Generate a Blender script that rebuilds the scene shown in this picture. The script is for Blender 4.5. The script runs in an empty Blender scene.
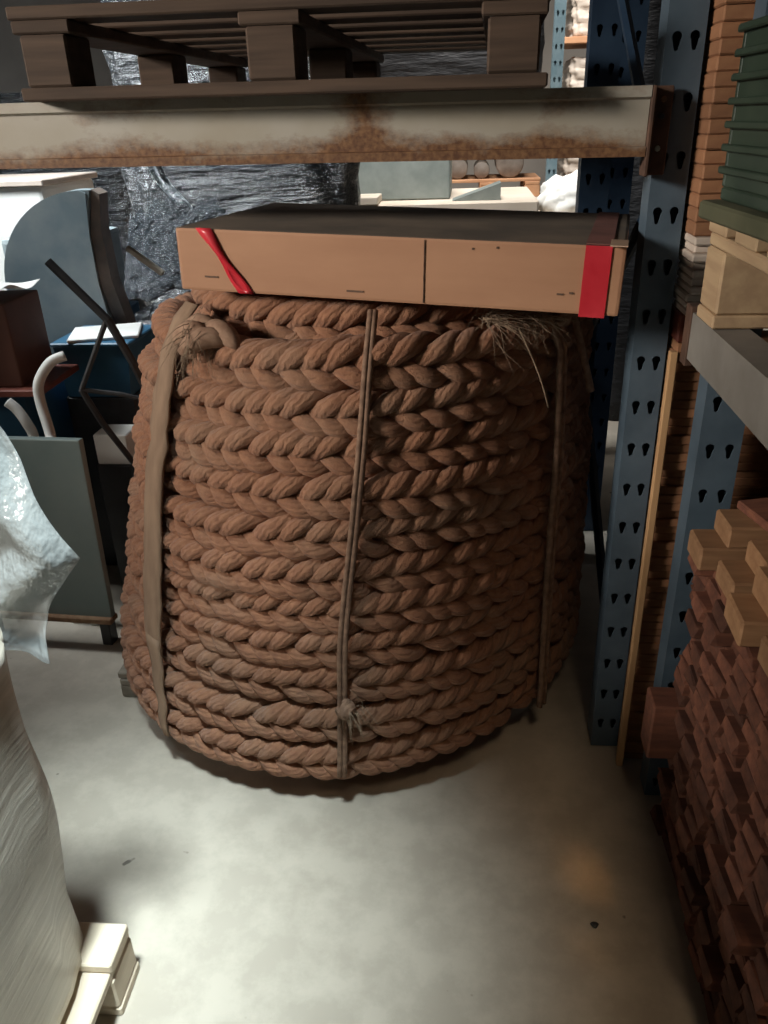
import bpy, bmesh, math, random
import numpy as np
from mathutils import Vector, Matrix

random.seed(7)
rng = np.random.default_rng(11)
S = bpy.context.scene
COL = S.collection

# ------------------------------------------------------------------ camera
cam_d = bpy.data.cameras.new('camera')
cam_d.sensor_fit = 'VERTICAL'
cam_d.sensor_height = 24.0
cam_d.lens = 790.0 / 1024.0 * 24.0
cam_d.clip_start = 0.02
cam = bpy.data.objects.new('camera', cam_d)
COL.objects.link(cam)
right = Vector((0.99454717, 0.09903398, -0.03268341))
down = Vector((0.01501581, -0.44611606, -0.89484914))
fwd = Vector((-0.10320107, 0.88947891, -0.44517054))
M = Matrix.Identity(4)
for i in range(3):
    M[i][0] = right[i]
    M[i][1] = -down[i]
    M[i][2] = -fwd[i]
M[2][3] = 1.55
cam.matrix_world = M
S.camera = cam

# ------------------------------------------------------------------ view and light
S.view_settings.view_transform = 'Standard'
S.view_settings.look = 'None'
S.view_settings.gamma = 1.0
S.view_settings.use_curve_mapping = False
S.view_settings.exposure = 0.0

W = bpy.data.worlds.new('world')
S.world = W
W.use_nodes = True
W.node_tree.nodes['Background'].inputs[0].default_value = (1.0, 0.92, 0.84, 1)
W.node_tree.nodes['Background'].inputs[1].default_value = 0.022


def area(name, loc, target, sx, sy, energy, color, spread):
    d = bpy.data.lights.new(name, 'AREA')
    d.shape = 'RECTANGLE'
    d.size = sx
    d.size_y = sy
    d.energy = energy
    d.color = color
    d.spread = math.radians(spread)
    o = bpy.data.objects.new(name, d)
    COL.objects.link(o)
    o.location = loc
    o.rotation_euler = (Vector(target) - Vector(loc)).to_track_quat('-Z', 'Y').to_euler()
    return o


area('skylight_aisle', (-0.48, 0.10, 4.5), (-0.72, 0.97, 0.0), 0.45, 0.45, 8.3, (0.82, 0.965, 1.0), 21)
area('window_light_front', (-4.8, -1.1, 2.95), (-0.60, 1.6, 1.42), 1.2, 0.9, 10.6, (1.0, 0.92, 0.82), 29)
area('skylight_back_left', (-3.4, 2.55, 4.4), (-1.6, 3.75, 1.1), 1.2, 1.2, 70, (0.90, 0.97, 1.0), 54)
area('fill_middle', (-0.2, 3.7, 3.9), (-0.2, 5.0, 1.1), 0.8, 0.6, 22, (1.0, 0.97, 0.92), 62)  # added fill that brightens the cream cartons; no real source there
area('skylight_far', (0.3, 6.0, 4.4), (0.4, 7.6, 1.2), 2.0, 1.2, 95, (1.0, 0.97, 0.92), 100)
area('warm_fill_right', (0.5, -0.9, 4.0), (0.42, 1.05, 0.0), 0.5, 0.5, 0.8, (1.0, 0.76, 0.50), 26)  # added warm fill for the right part of the floor, not a real lamp
area('warm_floor_glow', (1.0, 0.1, 3.2), (0.43, 1.36, 0.0), 0.3, 0.3, 0.3, (1.0, 0.52, 0.18), 8)  # added to lay a small warm glow on the floor; no lamp known there

# ------------------------------------------------------------------ materials


def new_mat(name):
    m = bpy.data.materials.new(name)
    m.use_nodes = True
    nt = m.node_tree
    return m, nt, nt.nodes['Principled BSDF']


def ramp(nt, stops):
    r = nt.nodes.new('ShaderNodeValToRGB')
    e = r.color_ramp.elements
    while len(e) < len(stops):
        e.new(0.5)
    for el, (p, c) in zip(e, stops):
        el.position = p
        el.color = (*c, 1) if len(c) == 3 else c
    return r


def noise(nt, scale, detail=4, vec=None, rough=0.55):
    n = nt.nodes.new('ShaderNodeTexNoise')
    n.inputs['Scale'].default_value = scale
    n.inputs['Detail'].default_value = detail
    n.inputs['Roughness'].default_value = rough
    if vec is not None:
        nt.links.new(vec, n.inputs['Vector'])
    return n


def objvec(nt, scale=(1, 1, 1)):
    tc = nt.nodes.new('ShaderNodeTexCoord')
    mp = nt.nodes.new('ShaderNodeMapping')
    mp.inputs['Scale'].default_value = scale
    nt.links.new(tc.outputs['Object'], mp.inputs['Vector'])
    return mp.outputs['Vector']


def add_bump(nt, bsdf, fac, strength, dist=0.004):
    b = nt.nodes.new('ShaderNodeBump')
    b.inputs['Strength'].default_value = strength
    b.inputs['Distance'].default_value = dist
    nt.links.new(fac, b.inputs['Height'])
    nt.links.new(b.outputs['Normal'], bsdf.inputs['Normal'])
    return b


def mixc(nt, fac, a, b):
    m = nt.nodes.new('ShaderNodeMix')
    m.data_type = 'RGBA'
    for sock, v in ((m.inputs[0], fac), (m.inputs[6], a), (m.inputs[7], b)):
        if isinstance(v, (int, float)):
            sock.default_value = v
        elif isinstance(v, tuple):
            sock.default_value = (*v, 1)
        else:
            nt.links.new(v, sock)
    return m.outputs[2]


def mathn(nt, op, a, b=0.0, clamp=False):
    m = nt.nodes.new('ShaderNodeMath')
    m.operation = op
    m.use_clamp = clamp
    for sock, v in ((m.inputs[0], a), (m.inputs[1], b)):
        if isinstance(v, (int, float)):
            sock.default_value = v
        else:
            nt.links.new(v, sock)
    return m.outputs[0]


def mottled(name, c1, c2, scale=8, rough=0.7, metal=0.0, stretch=(1, 1, 1), bump=0.15, bdist=0.003,
            rnd=0.0, lo=0.35, hi=0.68, coat=0.0):
    m, nt, b = new_mat(name)
    v = objvec(nt, stretch)
    n = noise(nt, scale, 6, v)
    r = ramp(nt, [(lo, c1), (hi, c2)])
    nt.links.new(n.outputs['Fac'], r.inputs[0])
    out = r.outputs[0]
    if rnd > 0:
        oi = nt.nodes.new('ShaderNodeObjectInfo')
        h = nt.nodes.new('ShaderNodeHueSaturation')
        val = mathn(nt, 'MULTIPLY_ADD', oi.outputs['Random'], 2 * rnd)
        val.node.inputs[2].default_value = 1 - rnd
        nt.links.new(val, h.inputs['Value'])
        nt.links.new(out, h.inputs['Color'])
        out = h.outputs[0]
    nt.links.new(out, b.inputs['Base Color'])
    b.inputs['Roughness'].default_value = rough
    b.inputs['Metallic'].default_value = metal
    if coat:
        b.inputs['Coat Weight'].default_value = coat
    if bump:
        add_bump(nt, b, n.outputs['Fac'], bump, bdist)
    return m


def make_rope_mat(name, ca, cb, dust):
    m, nt, b = new_mat(name)
    uv = nt.nodes.new('ShaderNodeUVMap')
    sep = nt.nodes.new('ShaderNodeSeparateXYZ')
    nt.links.new(uv.outputs[0], sep.inputs[0])
    a = mathn(nt, 'MULTIPLY', sep.outputs[0], 2 * math.pi * 9)
    c = mathn(nt, 'MULTIPLY', sep.outputs[1], 260.0)
    tw = mathn(nt, 'ADD', a, c)
    v = objvec(nt)
    nz = noise(nt, 60, 4, v)
    tw2 = mathn(nt, 'ADD', tw, mathn(nt, 'MULTIPLY', nz.outputs['Fac'], 9.0))
    fib = mathn(nt, 'SINE', tw2)
    fine = noise(nt, 420, 3, v)
    hgt = mathn(nt, 'ADD', mathn(nt, 'MULTIPLY', fib, 0.25), fine.outputs['Fac'])
    add_bump(nt, b, hgt, 0.9, 0.004)
    big = noise(nt, 5.5, 4, v)
    r1 = ramp(nt, [(0.35, ca), (0.66, cb)])
    nt.links.new(nz.outputs['Fac'], r1.inputs[0])
    r2 = ramp(nt, [(0.47, (0, 0, 0)), (0.72, (1, 1, 1))])
    nt.links.new(big.outputs['Fac'], r2.inputs[0])
    fac = mathn(nt, 'MULTIPLY', r2.outputs[0], 0.6)
    nt.links.new(mixc(nt, fac, r1.outputs[0], dust), b.inputs['Base Color'])
    b.inputs['Roughness'].default_value = 0.8
    b.inputs['Specular IOR Level'].default_value = 0.25
    b.inputs['Sheen Weight'].default_value = 0.12
    return m


ROPE = make_rope_mat('rope_fibre', (0.255, 0.115, 0.064), (0.35, 0.168, 0.093), (0.30, 0.195, 0.13))
ROPE_END = mottled('dusty_rope_end', (0.22, 0.125, 0.08), (0.33, 0.21, 0.14), 45, 0.9, bump=0.5)
FRAY = mottled('frayed_fibre', (0.20, 0.135, 0.09), (0.32, 0.23, 0.155), 30, 0.9, bump=0)
STRAP = mottled('strap_cloth', (0.19, 0.120, 0.076), (0.27, 0.178, 0.115), 25, 0.85, stretch=(1, 1, 0.3), bump=0.2)
CORD = mottled('cord_fibre', (0.15, 0.085, 0.055), (0.28, 0.17, 0.11), 60, 0.85, bump=0.3)

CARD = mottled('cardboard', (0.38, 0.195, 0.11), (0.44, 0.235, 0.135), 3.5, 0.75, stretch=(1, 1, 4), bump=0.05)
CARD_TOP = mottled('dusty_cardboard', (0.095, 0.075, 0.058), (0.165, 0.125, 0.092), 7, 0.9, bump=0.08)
TAPE = mottled('red_tape', (0.50, 0.022, 0.035), (0.62, 0.045, 0.06), 14, 0.32, bump=0.25)
CLEAR_TAPE = mottled('yellowed_tape', (0.50, 0.33, 0.23), (0.60, 0.42, 0.30), 14, 0.35, bump=0.2)
DUST_TAPE = mottled('dusty_red_tape', (0.14, 0.06, 0.05), (0.22, 0.09, 0.075), 12, 0.8, bump=0.1)
SCUFF = mottled('scuff', (0.10, 0.06, 0.04), (0.18, 0.10, 0.06), 60, 0.8, bump=0)

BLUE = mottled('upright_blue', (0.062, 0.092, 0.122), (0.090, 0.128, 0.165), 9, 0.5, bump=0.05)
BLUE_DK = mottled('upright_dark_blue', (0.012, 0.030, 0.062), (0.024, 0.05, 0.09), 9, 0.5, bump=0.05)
BLUE_LT = mottled('upright_light_blue', (0.17, 0.27, 0.32), (0.24, 0.34, 0.39), 9, 0.5, bump=0.05)
BLUE_MACH = mottled('machine_blue', (0.19, 0.25, 0.28), (0.33, 0.37, 0.375), 5, 0.45, bump=0.1)
TEAL = mottled('bin_blue', (0.02, 0.085, 0.16), (0.035, 0.12, 0.20), 6, 0.45, bump=0.05)
STEEL_PANEL = mottled('panel_grey_green', (0.16, 0.21, 0.205), (0.24, 0.28, 0.265), 2.2, 0.42, metal=0.1, bump=0.05)
RUST = mottled('rust', (0.16, 0.075, 0.035), (0.26, 0.16, 0.09), 30, 0.85, bump=0.2)
GUARD_EDGE = mottled('guard_edge_brown', (0.14, 0.12, 0.105), (0.26, 0.20, 0.165), 9, 0.6, bump=0.1)
RUSTPLATE = mottled('rusty_plate', (0.065, 0.034, 0.022), (0.13, 0.065, 0.04), 22, 0.8, bump=0.2)
BLACK_STEEL = mottled('black_steel', (0.018, 0.018, 0.02), (0.04, 0.04, 0.042), 12, 0.5, bump=0.05)
BOLT = mottled('bolt_steel', (0.55, 0.5, 0.42), (0.7, 0.65, 0.55), 40, 0.35, metal=0.8, bump=0)
WOOD_PAL = mottled('old_pallet_wood', (0.058, 0.036, 0.024), (0.105, 0.066, 0.044), 7, 0.85, stretch=(0.5, 4, 8), bump=0.25)
WOOD_PAL2 = mottled('grey_pallet_wood', (0.20, 0.175, 0.14), (0.31, 0.27, 0.215), 7, 0.85, stretch=(1, 5, 6), bump=0.25)
WOOD_LT = mottled('light_pallet_wood', (0.40, 0.27, 0.16), (0.52, 0.37, 0.22), 6, 0.8, stretch=(6, 0.7, 6), bump=0.2, rnd=0.1)
WOOD_PALE = mottled('pale_pallet_wood', (0.56, 0.46, 0.34), (0.68, 0.58, 0.45), 6, 0.8, stretch=(6, 0.7, 6), bump=0.2)
WOOD_BOARD = mottled('board_wood', (0.25, 0.112, 0.055), (0.36, 0.175, 0.085), 7, 0.8, stretch=(3, 1, 5), bump=0.2, rnd=0.22)
WOOD_WHITE = mottled('pale_board', (0.52, 0.43, 0.36), (0.66, 0.56, 0.48), 8, 0.75, stretch=(2, 1, 4), bump=0.1, rnd=0.1)
WOOD_BATTEN = mottled('batten_wood', (0.42, 0.235, 0.11), (0.52, 0.31, 0.15), 6, 0.8, stretch=(6, 6, 0.8), bump=0.1)
WOOD_RED = mottled('plank_wood', (0.095, 0.035, 0.022), (0.18, 0.068, 0.038), 9, 0.85, stretch=(1, 5, 6), bump=0.35, rnd=0.45)
WOOD_TAN = mottled('tan_block_wood', (0.28, 0.145, 0.07), (0.38, 0.21, 0.105), 9, 0.8, stretch=(1, 5, 6), bump=0.25, rnd=0.2)
WOOD_ORANGE = mottled('orange_crate_wood', (0.50, 0.25, 0.13), (0.60, 0.33, 0.18), 6, 0.8, bump=0.1)
GREY_GREEN = mottled('grey_green_block', (0.15, 0.175, 0.165), (0.21, 0.235, 0.22), 10, 0.7, bump=0.1)
CREAM = mottled('cream_carton', (0.56, 0.48, 0.39), (0.66, 0.58, 0.49), 4, 0.8, bump=0.05)
BEIGE = mottled('beige_wrap', (0.50, 0.42, 0.35), (0.68, 0.59, 0.51), 9, 0.5, bump=0.4, bdist=0.02)
BROWN_CARD = mottled('dark_brown_carton', (0.075, 0.028, 0.018), (0.12, 0.045, 0.028), 5, 0.75, bump=0.05)
RED_SHELF = mottled('red_brown_shelf', (0.13, 0.03, 0.018), (0.18, 0.045, 0.026), 8, 0.6, bump=0.05)
PAPER = mottled('white_paper', (0.72, 0.71, 0.67), (0.82, 0.81, 0.78), 4, 0.7, bump=0.05)
HOSE = mottled('white_hose', (0.55, 0.55, 0.52), (0.68, 0.68, 0.65), 12, 0.45, bump=0)
GREEN_CRATE = mottled('green_plastic', (0.026, 0.045, 0.030), (0.042, 0.065, 0.044), 9, 0.5, bump=0.05)
OLIVE = mottled('olive_board', (0.075, 0.08, 0.045), (0.12, 0.12, 0.07), 9, 0.75, bump=0.1)
BRONZE = mottled('dusty_bundle', (0.22, 0.18, 0.15), (0.36, 0.31, 0.27), 12, 0.7, bump=0.3)
BEAM_GREY = mottled('grey_beam_paint', (0.19, 0.175, 0.155), (0.27, 0.25, 0.225), 8, 0.6, bump=0.05)


def make_beam_mat():
    m, nt, b = new_mat('rusty_beam_paint')
    v = objvec(nt)
    sep = nt.nodes.new('ShaderNodeSeparateXYZ')
    nt.links.new(v, sep.inputs[0])
    n1 = noise(nt, 22, 8, objvec(nt, (0.55, 1, 1)), 0.7)
    n2 = noise(nt, 3.4, 4, objvec(nt, (1, 1, 1.4)))
    n3 = noise(nt, 90, 4, v)
    # rust near the lower edge and in drifting patches along the beam
    edge = mathn(nt, 'MULTIPLY', mathn(nt, 'ABSOLUTE', mathn(nt, 'ADD', sep.outputs[2], -0.006)), 6.5)
    low = mathn(nt, 'MULTIPLY', sep.outputs[2], -3.0)
    s = mathn(nt, 'ADD', mathn(nt, 'ADD', edge, low), mathn(nt, 'MULTIPLY', n1.outputs['Fac'], 0.85))
    s = mathn(nt, 'ADD', s, mathn(nt, 'MULTIPLY', n2.outputs['Fac'], 0.75))

    def patch(x, w, amp):
        d = mathn(nt, 'ABSOLUTE', mathn(nt, 'ADD', sep.outputs[0], -x))
        d = mathn(nt, 'SUBTRACT', 1.0, mathn(nt, 'MULTIPLY', d, 1.0 / w), True)
        return mathn(nt, 'MULTIPLY', d, amp)
    s = mathn(nt, 'ADD', s, patch(-0.20, 0.10, 0.42))
    s = mathn(nt, 'ADD', s, patch(0.16, 0.13, 0.22))
    s = mathn(nt, 'ADD', s, patch(-0.62, 0.22, 0.08))
    fac = ramp(nt, [(0.0, (0, 0, 0)), (1.0, (1, 1, 1))])
    sc = nt.nodes.new('ShaderNodeMapRange')
    sc.inputs['From Min'].default_value = 0.98
    sc.inputs['From Max'].default_value = 1.30
    nt.links.new(s, sc.inputs[0])
    paint = ramp(nt, [(0.35, (0.37, 0.325, 0.25)), (0.65, (0.46, 0.43, 0.375))])
    nt.links.new(n2.outputs['Fac'], paint.inputs[0])
    rust = ramp(nt, [(0.35, (0.115, 0.05, 0.026)), (0.65, (0.25, 0.13, 0.06))])
    nt.links.new(n3.outputs['Fac'], rust.inputs[0])
    nt.links.new(mixc(nt, sc.outputs[0], paint.outputs[0], rust.outputs[0]), b.inputs['Base Color'])
    b.inputs['Roughness'].default_value = 0.6
    add_bump(nt, b, n3.outputs['Fac'], 0.15, 0.002)
    return m


BEAM = make_beam_mat()


def make_floor_mat():
    m, nt, b = new_mat('concrete_floor')
    v = objvec(nt)
    big = noise(nt, 1.7, 6, v)
    mid = noise(nt, 9, 6, v, 0.65)
    spot = noise(nt, 16, 2, v)
    r = ramp(nt, [(0.3, (0.40, 0.350, 0.285)), (0.7, (0.50, 0.445, 0.370))])
    nt.links.new(big.outputs['Fac'], r.inputs[0])
    r2 = ramp(nt, [(0.42, (0.30, 0.262, 0.215)), (0.6, (0.5, 0.445, 0.370))])
    nt.links.new(mid.outputs['Fac'], r2.inputs[0])
    c = mixc(nt, 0.35, r.outputs[0], r2.outputs[0])
    r3 = ramp(nt, [(0.735, (0, 0, 0)), (0.765, (1, 1, 1))])
    nt.links.new(spot.outputs['Fac'], r3.inputs[0])
    c = mixc(nt, mathn(nt, 'MULTIPLY', r3.outputs[0], 0.75), c, (0.05, 0.042, 0.036))
    nt.links.new(c, b.inputs['Base Color'])
    rr = nt.nodes.new('ShaderNodeMapRange')
    rr.inputs['To Min'].default_value = 0.22
    rr.inputs['To Max'].default_value = 0.48
    nt.links.new(mid.outputs['Fac'], rr.inputs[0])
    nt.links.new(rr.outputs[0], b.inputs['Roughness'])
    add_bump(nt, b, mid.outputs['Fac'], 0.06, 0.004)
    return m


FLOOR = make_floor_mat()
WALL = mottled('wall_paint', (0.24, 0.215, 0.19), (0.31, 0.28, 0.25), 1.5, 0.9, bump=0)


def make_glass():
    m, nt, b = new_mat('window_pane')
    b.inputs['Base Color'].default_value = (0.8, 0.86, 0.9, 1)
    b.inputs['Emission Color'].default_value = (0.86, 0.94, 1.0, 1)
    b.inputs['Emission Strength'].default_value = 0.9
    b.inputs['Roughness'].default_value = 0.2
    return m


PANE = make_glass()


def make_film(name, col, rough, alpha, wr=(1, 1, 1), scale=14, bump=0.6, dist=0.02, spec=0.6):
    m, nt, b = new_mat(name)
    v = objvec(nt, wr)
    n = noise(nt, scale, 5, v, 0.6)
    b.inputs['Base Color'].default_value = (*col, 1)
    b.inputs['Roughness'].default_value = rough
    b.inputs['Specular IOR Level'].default_value = spec
    b.inputs['Alpha'].default_value = alpha
    add_bump(nt, b, n.outputs['Fac'], bump, dist)
    return m


BLACK_FILM = make_film('black_stretch_film', (0.017, 0.020, 0.024), 0.19, 1.0, (0.35, 1.5, 2.6), 13, 1.0, 0.06, 0.9)
CLEAR_FILM = make_film('clear_plastic_film', (0.46, 0.48, 0.47), 0.13, 0.40, (1, 1, 0.6), 7, 0.75, 0.05, 1.0)
FOIL = make_film('silver_film', (0.32, 0.35, 0.38), 0.2, 1.0, (1, 1, 2), 30, 1.0, 0.05, 0.9)


SHADE_FILLER = make_film('shade_filler_dark', (0.018, 0.018, 0.020), 0.6, 1.0, (0.4, 1.5, 2.0), 9, 0.6, 0.04, 0.3)  # near-black colour of the filler blocks that stand in for shade
CRUMPLE = make_film('crumpled_dark_film', (0.025, 0.03, 0.036), 0.18, 1.0, (1, 1, 1.6), 15, 1.0, 0.08, 1.0)


def make_load_film():
    m, nt, b = new_mat('wrapped_load_film')
    tc = nt.nodes.new('ShaderNodeTexCoord')
    mp = nt.nodes.new('ShaderNodeMapping')
    mp.inputs['Rotation'].default_value = (math.radians(-38), 0, 0)
    mp.inputs['Scale'].default_value = (2, 1.6, 26)
    nt.links.new(tc.outputs['Object'], mp.inputs['Vector'])
    n = noise(nt, 2.6, 6, mp.outputs[0], 0.6)
    r = ramp(nt, [(0.3, (0.36, 0.315, 0.255)), (0.55, (0.45, 0.405, 0.335)), (0.75, (0.58, 0.535, 0.455))])
    nt.links.new(n.outputs['Fac'], r.inputs[0])
    nt.links.new(r.outputs[0], b.inputs['Base Color'])
    b.inputs['Roughness'].default_value = 0.38
    b.inputs['Coat Weight'].default_value = 0.3
    b.inputs['Coat Roughness'].default_value = 0.25
    add_bump(nt, b, n.outputs['Fac'], 0.3, 0.01)
    return m


LOAD_FILM = make_load_film()

# ------------------------------------------------------------------ helpers


def link(name, me, mats, parent=None, loc=(0, 0, 0), rot=(0, 0, 0)):
    o = bpy.data.objects.new(name, me)
    COL.objects.link(o)
    for m in (mats if isinstance(mats, (list, tuple)) else [mats]):
        me.materials.append(m)
    o.location = loc
    o.rotation_euler = rot
    if parent is not None:
        o.parent = parent
    return o


def tag(o, label, cat, group=None):
    o['label'] = label
    o['category'] = cat
    if group:
        o['group'] = group
    return o


def thing(name, label, cat, loc=(0, 0, 0), rot=(0, 0, 0), group=None):
    o = bpy.data.objects.new(name, None)
    COL.objects.link(o)
    o.empty_display_size = 0.05
    o.location = loc
    o.rotation_euler = rot
    return tag(o, label, cat, group)


class MB:
    """collects shapes into one mesh"""

    def __init__(self):
        self.bm = bmesh.new()

    def box(self, c, s, bev=0.003, rot=None, seg=1, mat=0):
        r = bmesh.ops.create_cube(self.bm, size=1.0)
        vs = r['verts']
        bmesh.ops.scale(self.bm, vec=s, verts=vs)
        if bev > 0:
            es = list({e for v in vs for e in v.link_edges})
            b = bmesh.ops.bevel(self.bm, geom=es, offset=min(bev, min(s) * 0.3), segments=seg, affect='EDGES', profile=0.6)
            vs = list({v for f in b['faces'] for v in f.verts} | {v for v in vs if v.is_valid})
        if rot is not None:
            bmesh.ops.rotate(self.bm, cent=(0, 0, 0), matrix=rot, verts=vs)
        bmesh.ops.translate(self.bm, vec=c, verts=vs)
        if mat:
            for f in {f for v in vs for f in v.link_faces}:
                f.material_index = mat
        return vs

    def span(self, a, b, bev=0.003, seg=1, mat=0):
        c = [(a[i] + b[i]) / 2 for i in range(3)]
        s = [abs(b[i] - a[i]) for i in range(3)]
        return self.box(c, s, bev, None, seg, mat)

    def tube(self, pts, rad, n=8, caps=True):
        pts = [Vector(p) for p in pts]
        rings = []
        ref = Vector((0, 0, 1))
        for i, p in enumerate(pts):
            t = (pts[min(i + 1, len(pts) - 1)] - pts[max(i - 1, 0)]).normalized()
            if i == 0 and abs(t.dot(ref)) > 0.9:
                ref = Vector((1, 0, 0))
            a = (ref - t * ref.dot(t)).normalized()
            ref = a
            b = t.cross(a)
            r = rad[i] if isinstance(rad, (list, tuple)) else rad
            rings.append([self.bm.verts.new(p + a * r * math.cos(2 * math.pi * k / n) + b * r * math.sin(2 * math.pi * k / n))
                          for k in range(n)])
        for i in range(len(rings) - 1):
            for k in range(n):
                self.bm.faces.new((rings[i][k], rings[i][(k + 1) % n], rings[i + 1][(k + 1) % n], rings[i + 1][k]))
        if caps:
            self.bm.faces.new(rings[0][::-1])
            self.bm.faces.new(rings[-1])
        return self

    def prism(self, poly, axis, a, b):
        """poly of 2d points extruded along an axis from a to b"""
        def P(u, v, w):
            return {'x': (w, u, v), 'y': (u, w, v), 'z': (u, v, w)}[axis]
        v0 = [self.bm.verts.new(P(u, v, a)) for u, v in poly]
        v1 = [self.bm.verts.new(P(u, v, b)) for u, v in poly]
        n = len(poly)
        for i in range(n):
            self.bm.faces.new((v0[i], v0[(i + 1) % n], v1[(i + 1) % n], v1[i]))
        self.bm.faces.new(v0[::-1])
        self.bm.faces.new(v1)
        return self

    def lathe(self, prof, n=24, center=(0, 0, 0)):
        rings = []
        for r, z in prof:
            rings.append([self.bm.verts.new((center[0] + r * math.cos(2 * math.pi * k / n),
                                             center[1] + r * math.sin(2 * math.pi * k / n), center[2] + z)) for k in range(n)])
        for i in range(len(rings) - 1):
            for k in range(n):
                self.bm.faces.new((rings[i][k], rings[i][(k + 1) % n], rings[i + 1][(k + 1) % n], rings[i + 1][k]))
        self.bm.faces.new(rings[0][::-1])
        self.bm.faces.new(rings[-1])
        return self

    def mesh(self, name, smooth=False):
        bmesh.ops.recalc_face_normals(self.bm, faces=self.bm.faces)
        me = bpy.data.meshes.new(name)
        self.bm.to_mesh(me)
        self.bm.free()
        if smooth:
            me.polygons.foreach_set('use_smooth', [True] * len(me.polygons))
        return me

    def obj(self, name, mats, parent=None, loc=(0, 0, 0), rot=(0, 0, 0), smooth=False):
        return link(name, self.mesh(name, smooth), mats, parent, loc, rot)


def copy_tree(o, parent=None):
    c = o.copy()
    COL.objects.link(c)
    c.parent = parent
    for ch in list(o.children):
        copy_tree(ch, c)
    return c


def struct(o):
    o['kind'] = 'structure'
    return o


def plate(name, outer, holes, thick, mats, parent, loc, rot):
    """a flat plate (local XY outline, extruded) with real holes punched through"""
    cu = bpy.data.curves.new(name, 'CURVE')
    cu.dimensions = '2D'
    cu.fill_mode = 'BOTH'
    cu.extrude = thick / 2
    for loop in [outer] + holes:
        sp = cu.splines.new('POLY')
        sp.points.add(len(loop) - 1)
        for p, (x, y) in zip(sp.points, loop):
            p.co = (x, y, 0, 1)
        sp.use_cyclic_u = True
    tmp = bpy.data.objects.new('tmp', cu)
    COL.objects.link(tmp)
    dg = bpy.context.evaluated_depsgraph_get()
    me = bpy.data.meshes.new_from_object(tmp.evaluated_get(dg))
    bpy.data.objects.remove(tmp)
    bpy.data.curves.remove(cu)
    me.name = name
    me.materials.clear()
    return link(name, me, mats, parent, loc, rot)


def tubes_mesh(name, curves, radius, sides, mats, parent=None):
    """curves: list of (points Nx3, reference normals Nx3); all in one mesh with uv along the strand"""
    V, F, UV = [], [], []
    base = 0
    for P, Nrm in curves:
        n = len(P)
        T = np.gradient(P, axis=0)
        T /= np.linalg.norm(T, axis=1)[:, None]
        A = Nrm - (Nrm * T).sum(1)[:, None] * T
        A /= np.linalg.norm(A, axis=1)[:, None]
        B = np.cross(T, A)
        ang = np.arange(sides) * 2 * np.pi / sides
        ring = P[:, None, :] + radius * (A[:, None, :] * np.cos(ang)[None, :, None] + B[:, None, :] * np.sin(ang)[None, :, None])
        V.append(ring.reshape(-1, 3))
        L = np.concatenate([[0], np.cumsum(np.linalg.norm(np.diff(P, axis=0), axis=1))])
        i = np.arange(n - 1)[:, None]
        k = np.arange(sides)[None, :]
        k2 = (k + 1) % sides
        quad = np.stack([i * sides + k, i * sides + k2, (i + 1) * sides + k2, (i + 1) * sides + k], -1).reshape(-1, 4) + base
        F.append(quad)
        u0 = np.broadcast_to(k / sides, (n - 1, sides))
        u1 = np.broadcast_to((k + 1) / sides, (n - 1, sides))
        l0 = np.broadcast_to(L[:-1, None], (n - 1, sides))
        l1 = np.broadcast_to(L[1:, None], (n - 1, sides))
        uv = np.stack([np.stack([u0, l0], -1), np.stack([u1, l0], -1), np.stack([u1, l1], -1), np.stack([u0, l1], -1)], 2)
        UV.append(uv.reshape(-1, 2))
        base += n * sides
    V = np.concatenate(V)
    F = np.concatenate(F)
    UV = np.concatenate(UV)
    me = bpy.data.meshes.new(name)
    me.vertices.add(len(V))
    me.vertices.foreach_set('co', V.astype(np.float32).ravel())
    me.loops.add(F.size)
    me.loops.foreach_set('vertex_index', F.astype(np.int32).ravel())
    me.polygons.add(len(F))
    me.polygons.foreach_set('loop_start', np.arange(0, F.size, 4, dtype=np.int32))
    me.polygons.foreach_set('loop_total', np.full(len(F), 4, dtype=np.int32))
    me.polygons.foreach_set('use_smooth', np.ones(len(F), dtype=bool))
    uvl = me.uv_layers.new(name='UVMap')
    uvl.data.foreach_set('uv', UV.astype(np.float32).ravel())
    me.update()
    me.validate()
    return link(name, me, mats, parent)


# ------------------------------------------------------------------ the setting
b = MB()
b.span((-6, -4, -0.2), (3.4, 10.2, 0), 0)
struct(b.obj('floor', FLOOR))
b = MB()
b.span((-6, 10.0, 0.0), (3.4, 10.2, 5.0), 0)
struct(b.obj('wall_back', WALL))
b = MB()
b.span((3.4, -4, 0), (3.6, 10.2, 5.0), 0)
struct(b.obj('wall_right', WALL))
b = MB()                                    # left wall with an opening for the window
b.span((-6.2, -4, 0), (-6.0, 4.2, 5.0), 0)
b.span((-6.2, 9.6, 0), (-6.0, 10.2, 5.0), 0)
b.span((-6.2, 4.2, 0), (-6.0, 9.6, 0.8), 0)
b.span((-6.2, 4.2, 2.8), (-6.0, 9.6, 5.0), 0)
struct(b.obj('wall_left', WALL))
b = MB()
b.span((-6.12, 4.25, 0.85), (-6.09, 9.55, 2.75), 0)
win = struct(b.obj('window_1', PANE))
b = MB()
for y in (4.25, 5.6, 6.9, 8.2, 9.52):
    b.span((-6.15, y - 0.04, 0.8), (-6.02, y + 0.04, 2.8), 0.004)
for z in (0.84, 1.8, 2.76):
    b.span((-6.15, 4.2, z - 0.04), (-6.02, 9.6, z + 0.04), 0.004)
b.obj('window_frame', BEAM_GREY, win)

# ------------------------------------------------------------------ rope coil
PROF = np.array([(0.0, -0.372, 2.15, 0.688), (0.1, -0.37, 2.15, 0.685), (0.5, -0.330, 2.12, 0.632),
                 (0.85, -0.287, 2.09, 0.575), (1.25, -0.225, 2.045, 0.480)])


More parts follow.
